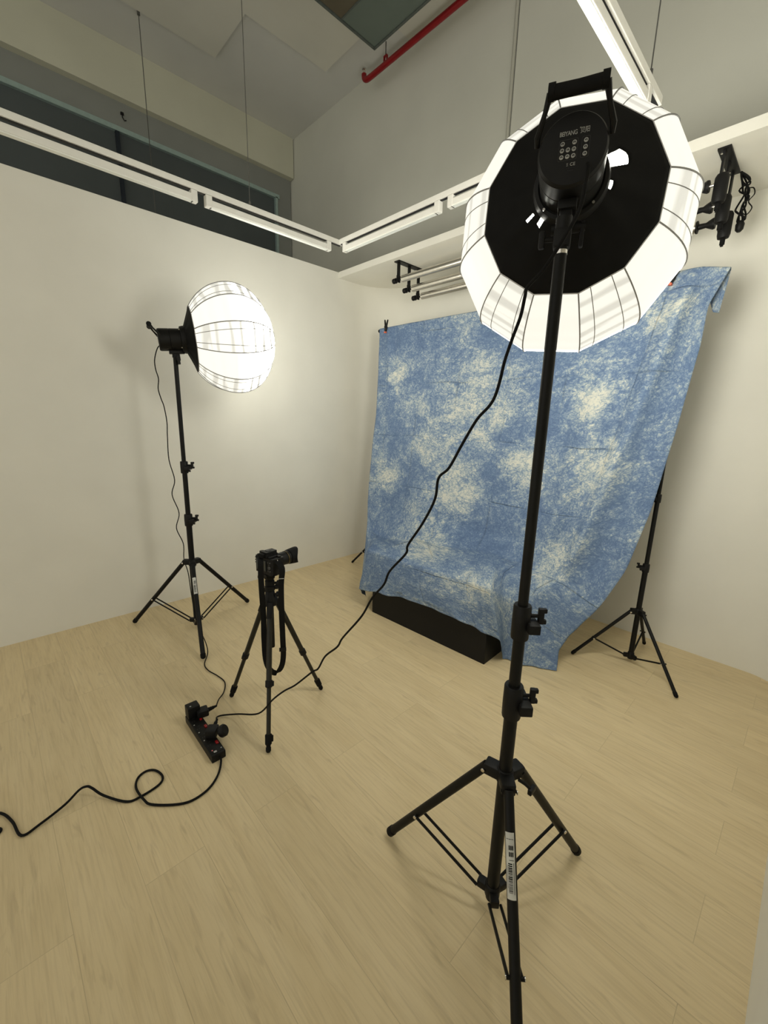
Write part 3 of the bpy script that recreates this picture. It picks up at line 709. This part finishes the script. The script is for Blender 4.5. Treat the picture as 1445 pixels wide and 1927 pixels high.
def lantern(D, R, label, rim_a, rim_r, ga, gr, sq, roll, holes, lw, mat_glow):
    t = thing('lantern_softbox', label, 'softbox', D, R)
    NR = 12; SUB = 8
    def ring_pt(a, r, k, sub):         # straight fabric between neighbouring ribs
        ph = 2*PI*(k+sub/SUB)/NR+roll; half = PI/NR; loc = 2*PI*(sub/SUB)/NR-half
        rr = r*math.cos(half)/math.cos(loc)
        rr = r*(.25+.75*math.cos(half)/math.cos(loc)) if False else rr
        return V((rr*math.cos(ph), a, rr*math.sin(ph)))
    prof = []
    k0 = -math.sqrt(max(0, 1-(rim_r/gr)**2))
    th0 = math.asin(k0); n = 34
    for i in range(n+1):
        th = th0+(PI/2-.165-th0)*i/n
        s_, c_ = math.sin(th), math.cos(th)
        a = ga+gr*s_*(sq if s_ > 0 else (ga-rim_a)/(gr*-k0)); prof.append((a, gr*c_))
    fr_a, fr_r = prof[-1]
    # diffuser: one piece of sewn gores
    bm = bmesh.new(); uvl = bm.loops.layers.uv.new('UVMap'); rows = []; uu = {}
    for i, (a, r) in enumerate(prof):
        row = []
        for k in range(NR):
            for s_ in range(SUB):
                vv = bm.verts.new(ring_pt(a, r, k, s_)); row.append(vv)
        rows.append(row)
    M_ = NR*SUB
    for i in range(n):
        for q in range(M_):
            j = (q+1) % M_; f = bm.faces.new((rows[i][q], rows[i][j], rows[i+1][j], rows[i+1][q])); f.smooth = True
            us = (q/SUB, (q+1)/SUB, (q+1)/SUB, q/SUB); vsn = (i/n, i/n, (i+1)/n, (i+1)/n)
            for l, a_, b_ in zip(f.loops, us, vsn): l[uvl].uv = (a_ if a_ != q//SUB+1 else a_-.001, b_)
    ctr = bm.verts.new((0, fr_a+.004, 0))
    for q in range(M_):
        f = bm.faces.new((rows[n][q], rows[n][(q+1) % M_], ctr))
        for l in f.loops: l[uvl].uv = (.5, .2)
    me = bpy.data.meshes.new('diffuser'); bm.to_mesh(me); bm.free(); me.materials.append(mat_glow)
    o = bpy.data.objects.new('diffuser', me); C.objects.link(o); o.parent = t; o['label'] = 'glowing white diffuser fabric'
    # ribs and the sewn seam beside each
    for k in range(NR):
        P = [ring_pt(a, r+.0012, k, 0) for a, r in prof]
        rb = MB().tube(P, lw, 6).build('rib', mat_seam, t, world=False)
        off = 2.3 if k % 2 else -2.3
        kk, so = (k, off) if off > 0 else ((k-1) % NR, SUB+off)
        P = [ring_pt(a, r+.0008, kk, so)+V((0, 0, 0)) for a, r in prof[:-3]]
        P = [p.lerp(q, min(1, .10+.9*(i/len(P))**2)*.7) for i, (p, q) in enumerate(zip(P, [ring_pt(a, r+.0008, k, 0) for a, r in prof[:-3]]))]
        MB().tube(P, lw*.6, 5).build('seam', mat_seam, rb, world=False)
    MB().tube([V((.05*math.cos(a_), fr_a+.004, .05*math.sin(a_))) for a_ in [2*PI*q/32 for q in range(32)]], .0022, 6, closed=True).build('front_ring', mat_seam, t, world=False)
    # black rear skirt with its zipped opening
    sk = bmesh.new(); rr = []
    ns = 14; a0_, r0_ = .142, .066
    for i in range(ns+1):
        f = i/ns; a = a0_+(rim_a-a0_)*f; r = r0_+(rim_r+.002-r0_)*f; sag = -.012*math.sin(PI*f)
        row = []
        for k in range(NR):
            for s_ in range(SUB):
                p = ring_pt(a, r, k, s_); p2 = V((p.x, 0, p.z)).normalized()*r; p2.y = a
                q = p2.lerp(p, f); q.y += sag*0; q += V((q.x, 0, q.z)).normalized()*sag*(.6+.4*math.cos(2*PI*s_/SUB)); row.append(sk.verts.new(q))
        rr.append(row)
    for i in range(ns):
        for q in range(M_):
            if any(h0 <= q < h1 and i0 <= i < i1 for h0, h1, i0, i1 in holes): continue
            f = sk.faces.new((rr[i][q], rr[i][(q+1) % M_], rr[i+1][(q+1) % M_], rr[i+1][q])); f.smooth = True
    me = bpy.data.meshes.new('rear_skirt'); sk.to_mesh(me); sk.free(); me.materials.append(mat_skirt)
    o = bpy.data.objects.new('rear_skirt', me); C.objects.link(o); o.parent = t; o['label'] = 'black rear skirt'
    so = o.modifiers.new('thickness', 'SOLIDIFY'); so.thickness = .001
    MB().tube([ring_pt(rim_a, rim_r+.001, k, s_) for k in range(NR) for s_ in range(SUB)], .0022, 6, closed=True).build('rim_piping', plain('white_piping', (.6, .6, .62), .6), t, world=False)
    MB().lathe([(.120, .0665), (.122, .074), (.138, .078), (.146, .078), (.150, .070)], (0, 0, 0), (0, 1, 0), 48).build('mount_ring', mat_black, t, world=False)
    for k in range(4):
        a_ = PI/4+k*PI/2
        MB().cyl((.070*math.cos(a_), .120, .070*math.sin(a_)), (.070*math.cos(a_), .115, .070*math.sin(a_)), .003, seg=8).build('mount_screw', mat_chrome, t, world=False)
    return t
ND = (-.4241, .8836, 1.9569); NAZ, NEL = math.radians(23.8), math.radians(1.5)
LAMP_NEAR, NR_ = lamp_head(ND, NAZ, NEL, 'black studio light in the right foreground, seen from its button panel', NB, 1.803)
lantern(ND, NR_, 'large glowing globe softbox on the foreground stand, seen from its black back', .234, .202, .476, .313, .85, math.radians(12),
        [(2, 7, 1, 6), (90, 93, 0, 2), (56, 58, 0, 3), (62, 65, 0, 1), (52, 53, 2, 4)], .0018, mat_glow_near)
LD = (-2.801, .831, 1.866); LAZ, LEL = math.radians(-16), math.radians(5.5)
LAMP_FAR, LR_ = lamp_head(LD, LAZ, LEL, 'black studio light on the stand beside the left wall, seen from the side', LB, 1.803)
lantern(LD, LR_, 'glowing globe softbox beside the left wall, seen from the side', .190, .190, .4186, .325, .78, math.radians(10), [], .0030, mat_glow_far)

# ---------------------------------------------------------------- camera tripod and camera
TC = V((-1.662, .881, 0))
t = thing('camera_tripod', 'black camera tripod standing between the power strip and the blue backdrop', 'tripod', TC)
MB().cyl(TC+V((0, 0, .36)), TC+V((0, 0, .69)), .014, seg=20).build('centre_column', mat_blackm, t)
MB().lathe([(0, .020), (.005, .030), (.035, .032), (.05, .024), (.07, .021), (.075, .018)], TC+V((0, 0, .575)), (0, 0, 1), 24, True).build('shoulder', mat_black, t)
MB().lathe([(0, .017), (.004, .024), (.022, .024), (.026, .018), (.03, .022), (.05, .022), (.055, .016), (.062, .024), (.072, .026), (.076, .02)], TC+V((0, 0, .65)), (0, 0, 1), 20, True).build('pan_head', mat_black, t)
MB().box(TC+V((0, 0, .731)), (.05, .055, .014), bev=.003).box(TC+V((0, 0, .742)), (.04, .045, .008)).build('quick_release_plate', mat_blackm, t)
for p, d, m_ in (((-.018, 0, .712), (-.75, -.65, 0), mat_wood_knob), ((-.01, 0, .668), (.7, .7, 0), mat_black), ((0, 0, .63), (.72, .68, .1), mat_black), ((0, 0, .645), (-.8, -.5, 0), mat_black), ((.005, 0, .69), (.65, .75, 0), mat_black)):
    d = V(d).normalized(); p = TC+V(p)
    MB().cyl(p+d*.01, p+d*.032, .006, seg=10).lathe([(0, .009), (.002, .013), (.012, .013), (.015, .009)], p+d*.030, d, 12, True).build('locking_knob', m_, t)
for fx, fy in ((-1.907, .766), (-1.642, 1.153), (-1.438, .725)):
    ft = V((fx, fy, .004)); d = (V((fx, fy, 0))-TC).normalized(); topp = TC+d*.030+V((0, 0, .595)); dr = (ft-topp).normalized(); L = (ft-topp).length; sd = V((-d.y, d.x, 0))
    Rl = frame_to(dr, sd)
    lg = MB().cyl(topp+dr*.05, topp+dr*(L*.55), .0125, seg=18).build('leg', mat_carbon, t)
    MB().box(topp+dr*.03, (.026, .026, .075), Rl, bev=.005).build('leg_joint', mat_black, lg)
    MB().cyl(topp+dr*(L*.55), topp+dr*(L-.03), .0098, seg=16).build('lower_tube', mat_carbon, lg)
    MB().lathe([(0, .014), (.003, .0165), (.028, .0165), (.032, .012)], topp+dr*(L*.55-.016), dr, 16, True).box(topp+dr*(L*.55)+sd*.017, (.014, .01, .022), Rl, bev=.003).build('leg_clamp', mat_black, lg)
    MB().lathe([(0, .0135), (.003, .0155), (.04, .0145), (.045, .010), (.052, .0095), (.055, .0115), (.068, .0115), (.074, .008)], topp+dr*(L-.076), dr, 16, True).box(topp+dr*(L-.058)+sd*.016, (.012, .01, .026), Rl, bev=.003).build('rubber_foot', mat_rubber, lg)

CA = math.radians(8)
Rc = Matrix.Rotation(CA, 3, 'Z')       # camera looks along local +y
CB = V((-1.655, .875, .7465))
t = thing('dslr_camera', 'black camera with a petal-hooded zoom lens mounted on the tripod', 'camera', CB, Rc)
# body: rounded plan outline (x right, y forward), grip on the right
pl = [(-.066, -.020), (-.060, -.030), (.058, -.030), (.068, -.022), (.072, .0), (.070, .036), (.060, .043), (.044, .041), (.034, .026), (-.050, .026), (-.064, .020), (-.068, .0)]
MB().prism(pl, 0, .088).build('body', mat_black, t, world=False)
b_ = MB(); b_.prism([(-.052, -.026), (.05, -.026), (.046, .022), (-.046, .022)], .086, .096)
b_.prism([(-.033, -.030), (.033, -.030), (.030, .034), (-.030, .034)], .09, .104); b_.prism([(-.024, -.026), (.024, -.026), (.020, .036), (-.020, .036)], .10, .116); b_.build('viewfinder_hump', mat_black, t, world=False)
MB().box((0, -.034, .098), (.034, .016, .024), bev=.004).build('eyecup', mat_rubber, t, world=False)
MB().box((-.012, -.0315, .046), (.074, .005, .056), bev=.001).build('rear_screen', mat_lcd, t, False, world=False)
MB().box((0, .0, .1175), (.02, .02, .003)).build('hot_shoe', mat_frame_line, t, False, world=False)
MB().cyl((-.048, -.002, .094), (-.048, -.002, .106), .012, seg=18).build('mode_dial', mat_black, t, world=False)
MB().cyl((.054, .024, .086), (.054, .024, .095), .008, seg=14).build('shutter_button', mat_blackm, t, world=False)
for x, z_ in ((.044, .07), (.056, .07), (.050, .058), (.044, .024), (.056, .024), (-.058, .078), (-.058, .064), (-.058, .05)):
    MB().cyl((x, -.033, z_), (x, -.029, z_), .0035, seg=10).build('button', mat_frame_line, t, world=False)
MB().cyl((.050, -.0335, .042), (.050, -.029, .042), .0085, seg=18).build('control_wheel', mat_frame_line, t, world=False)
ln = MB().lathe([(.024, .034), (.034, .036), (.038, .0335), (.060, .0335), (.061, .0355), (.088, .0365), (.089, .0345), (.100, .0345), (.101, .037), (.122, .038), (.123, .030)], (-.004, 0, .048), (0, 1, 0), 40, True).build('lens', mat_black, t, world=False)
MB().lathe([(.1005, .0375), (.1025, .0375)], (-.004, 0, .048), (0, 1, 0), 40).build('lens_ring', plain('gold_ring', (.35, .26, .1), .3, metal=1), ln, world=False)
hd = MB(); seg = 48; rows = []
for a, r, pet in ((.116, .0395, 0), (.124, .041, 0), (.142, .0435, .4), (.158, .0455, 1)):
    rows.append([hd.bm.verts.new((-.004+r*math.cos(2*PI*q/seg), a+pet*.014*math.cos(4*PI*q/seg-PI)*1.0, .048+r*math.sin(2*PI*q/seg))) for q in range(seg)])
for k in range(3):
    for q in range(seg): hd.bm.faces.new((rows[k][q], rows[k][(q+1) % seg], rows[k+1][(q+1) % seg], rows[k+1][q]))
ho = hd.build('lens_hood', mat_rubber, t, world=False); so = ho.modifiers.new('thickness', 'SOLIDIFY'); so.thickness = .0015
for s_ in (-1, 1): MB().tube([V((s_*.072+.004*math.cos(a_), 0, .078+.006*math.sin(a_))) for a_ in [2*PI*q/12 for q in range(12)]], .0012, 6, closed=True).build('strap_lug', mat_chrome, t, world=False)
t.scale = (.90, .97, .87)
# neck strap hanging in a loop past the tripod head
SL, SR = CB+Rc @ V((-.067, -.002, .068)), CB+Rc @ V((.067, -.002, .068))
WM[t.name] = Matrix.Translation(CB) @ Rc.to_4x4() @ Matrix.Diagonal((.90, .97, .87, 1))
vd = V((-.88, .47, 0))
P = [SL, V((-1.633, 0.825, 0.815)), V((-1.625, 0.820, 0.746)), V((-1.624, 0.821, 0.656)), V((-1.632, 0.828, 0.547)), V((-1.624, 0.822, 0.445)), V((-1.613, 0.820, 0.340)), V((-1.597, 0.831, 0.288)), V((-1.585, 0.854, 0.267)), V((-1.573, 0.876, 0.292)), V((-1.567, 0.886, 0.349)), V((-1.567, 0.886, 0.445)), V((-1.559, 0.880, 0.584)), V((-1.558, 0.881, 0.712)), V((-1.555, 0.887, 0.787)), SR]
sides = [V((.45, .85, 0))]*2+[V((.35, .85, 0))]*3+[V((.3, .7, 0))]*3+[V((.1, .5, .3))]+[V((.3, .7, 0))]*2+[V((.47, .88, 0))]*5
P2 = crom(P, 5); S2 = [V(sides[min(len(sides)-1, i//5)]).lerp(V(sides[min(len(sides)-1, i//5+1)]), (i % 5)/5) for i in range(len(P2))]
MB().ribbon(P2, S2, .025, .0018).build('neck_strap', mat_skirt, t)
MB().box(V((-1.553, 0.880, 0.742)), (.004, .024, .002), Matrix.Rotation(-.5, 3, 'Z')).build('strap_stitching', mat_mark, t, False)
MB().box(V((-1.563, 0.882, 0.388)), (.006, .032, .018), Matrix.Rotation(-.5, 3, 'Z'), bev=.001).build('strap_buckle', mat_black, t, False)

# ---------------------------------------------------------------- power strip, plugs and cords
SA, SB_ = V((-1.875, .556, 0)), V((-1.545, .552, 0))
d = (SB_-SA); L = d.length; ang = math.atan2(d.y, d.x); Rs = Matrix.Rotation(ang, 3, 'Z'); mid = (SA+SB_)/2
t = thing('power_strip', 'black four-way power strip with red switches lying on the wooden floor', 'power strip', mid, Rs)
MB().box((0, 0, .018), (L, .060, .036), bev=.004).build('body', mat_black, t, world=False)
MB().box((0, 0, .0365), (L-.02, .050, .002), bev=.0008).build('socket_plate', mat_blackm, t, world=False)
sxs = (-.105, -.040, .025, .090)
for i, x in enumerate(sxs):
    MB().box((x+.012, .017, .0395), (.020, .011, .006), bev=.0015).build('rocker_switch', mat_neon, t, world=False)['label'] = 'red rocker switch'
    so = MB(); so.box((x-.012, -.006, .0378), (.004, .008, .001)); so.box((x+.008, .002-.012, .0378), (.007, .004, .001)); so.box((x+.008, -.019, .0378), (.007, .004, .001)); so.build('socket_hole', mat_slot, t, False, world=False)
MB().lathe([(0, .0032), (.002, .003), (.003, .001)], (.135, -.016, .037), (0, 0, 1), 12, True).build('indicator_light', plain('pale_red_lens', (.7, .2, .2), .3), t, world=False)
for x, y in ((-.145, .018), (-.145, -.02), (.142, .02), (-.07, -.02), (-.008, -.02), (.055, -.02)):
    MB().lathe([(0, .003), (.001, .003), (.0015, .001)], (x, y, .0372), (0, 0, 1), 10, True).build('screw', mat_mark, t, world=False)
MB().box((.148, -.008, .0375), (.010, .012, .0008)).build('rating_label', mat_mark, t, False, world=False)
P = [(-1.527, .553, .014), (-1.474, .519, .006), (-1.432, .464, .005), (-1.422, .397, .005), (-1.448, .342, .005), (-1.505, .279, .006), (-1.540, .262, .012), (-1.622, .255, .006), (-1.670, .272, .005), (-1.686, .305, .005), (-1.666, .335, .005), (-1.615, .348, .005), (-1.582, .327, .005), (-1.571, .258, .005), (-1.584, .212, .005), (-1.663, .155, .012), (-1.707, .128, .030), (-1.725, .114, .035), (-1.732, .090, .030), (-1.711, .042, .015), (-1.685, -.033, .008), (-1.677, -.084, .006), (-1.760, -.103, .006), (-1.824, -.126, .006), (-1.86, -.16, .006), (-1.83, -.19, .006), (-1.78, -.16, .012), (-1.755, -.135, .006), (-1.74, -.15, .005), (-1.76, -.20, .005), (-1.85, -.30, .005)]
MB().tube(crom([(-1.556, .553, .016)]+P, 6), .0044, 10).build('mains_cable', mat_rubber, t)

# adapter block on the far end of the strip
t = thing('socket_adapter', 'chunky black adapter block plugged into the far end of the power strip', 'adapter', (-1.853, .556, .038))
MB().box((-1.853, .556, .066), (.050, .056, .056), Rs, bev=.005).build('body', mat_black, t)
MB().lathe([(0, .004), (.001, .004), (.0015, .001)], (-1.846, .545, .0935), (0, 0, 1), 10, True).build('screw', mat_mark, t)
def plug_on(cord, pos, out, tall, lift):
    o = V((out[0], out[1], 0)).normalized(); sd = V((-o.y, o.x, 0)); R = Matrix((o, sd, V((0, 0, 1)))).transposed(); pos = V(pos)
    MB().box(pos+V((0, 0, tall/2)), (.050, .048, tall), R, bev=.007).build('plug', mat_black, cord)
    MB().lathe([(0, .011), (.008, .010), (.012, .0085), (.016, .0095), (.022, .0075), (.026, .0085), (.032, .006), (.045, .0045)], pos+V((0, 0, tall*.5))+o*.022, o+V((0, 0, lift)), 14, True).build('strain_relief', mat_rubber, cord)
def plug_end(pos, out, tall, lift):
    o = V((out[0], out[1], 0)).normalized(); return V(pos)+V((0, 0, tall*.5))+o*.022+(o+V((0, 0, lift))).normalized()*.042
P = [(-2.80, .874, 1.835), (-2.857, .847, 1.837), (-2.865, .821, 1.764), (-2.865, .821, 1.703), (-2.862, .831, 1.650), (-2.864, .825, 1.589), (-2.861, .835, 1.533), (-2.857, .847, 1.484), (-2.855, .855, 1.389), (-2.856, .851, 1.307), (-2.857, .848, 1.157), (-2.850, .869, 1.025), (-2.857, .848, .930), (-2.848, .878, .805), (-2.855, .856, .704), (-2.845, .887, .593), (-2.835, .880, .486), (-2.790, .885, .400), (-2.72, .872, .27), (-2.60, .850, .14), (-2.45, .845, .05), (-2.37, .825, .02), (-2.288, .774, .006), (-2.211, .766, .006), (-2.123, .785, .006), (-2.042, .790, .006), (-1.966, .752, .006), (-1.905, .700, .020)]
pa = ((-1.822, .590, .038), (.15, .98), .034, .15)
cd = MB().tube(crom(P+[tuple(plug_end(*pa))], 6), .0030, 8).build('power_cord', mat_rubber, LAMP_FAR); cd['label'] = 'thin black power cord with plug'
plug_on(cd, *pa)
P = [(-.395, .892, 1.925), (-.387, .878, 1.908), (-.386, .872, 1.88), (-.395, .876, 1.841), (-.424, .878, 1.796), (-.457, .880, 1.755), (-.489, .882, 1.730), (-.493, .881, 1.711), (-.499, .881, 1.673), (-.513, .880, 1.631), (-.527, .879, 1.584), (-.535, .879, 1.542), (-.544, .878, 1.507), (-.558, .877, 1.483), (-.588, .876, 1.452), (-.624, .874, 1.392), (-.659, .871, 1.328), (-.691, .870, 1.297), (-.699, .869, 1.238), (-.737, .867, 1.163), (-.786, .864, 1.089), (-.794, .864, 1.059), (-.855, .860, .987), (-.878, .859, .936), (-.928, .856, .874), (-.977, .853, .790), (-1.071, .847, .672), (-1.100, .845, .624), (-1.171, .841, .553), (-1.216, .839, .479), (-1.256, .836, .444), (-1.350, .815, .345), (-1.402, .792, .300), (-1.433, .755, .260), (-1.551, .743, .126), (-1.716, .717, .038), (-1.795, .672, .008), (-1.782, .640, .022)]
pa = ((-1.662, .572, .038), (-.75, .66), .040, .25)
cd = MB().tube(crom(P+[tuple(plug_end(*pa))], 6), .0036, 10).build('power_cord', mat_rubber, LAMP_NEAR); cd['label'] = 'long black power cord with plug'
plug_on(cd, *pa)
MB().lathe([(0, .024), (.004, .027), (.020, .027), (.026, .022)], V((-1.637, .600, .055)), (.55, .62, .55), 20, True).build('plug_cap', mat_black, cd)
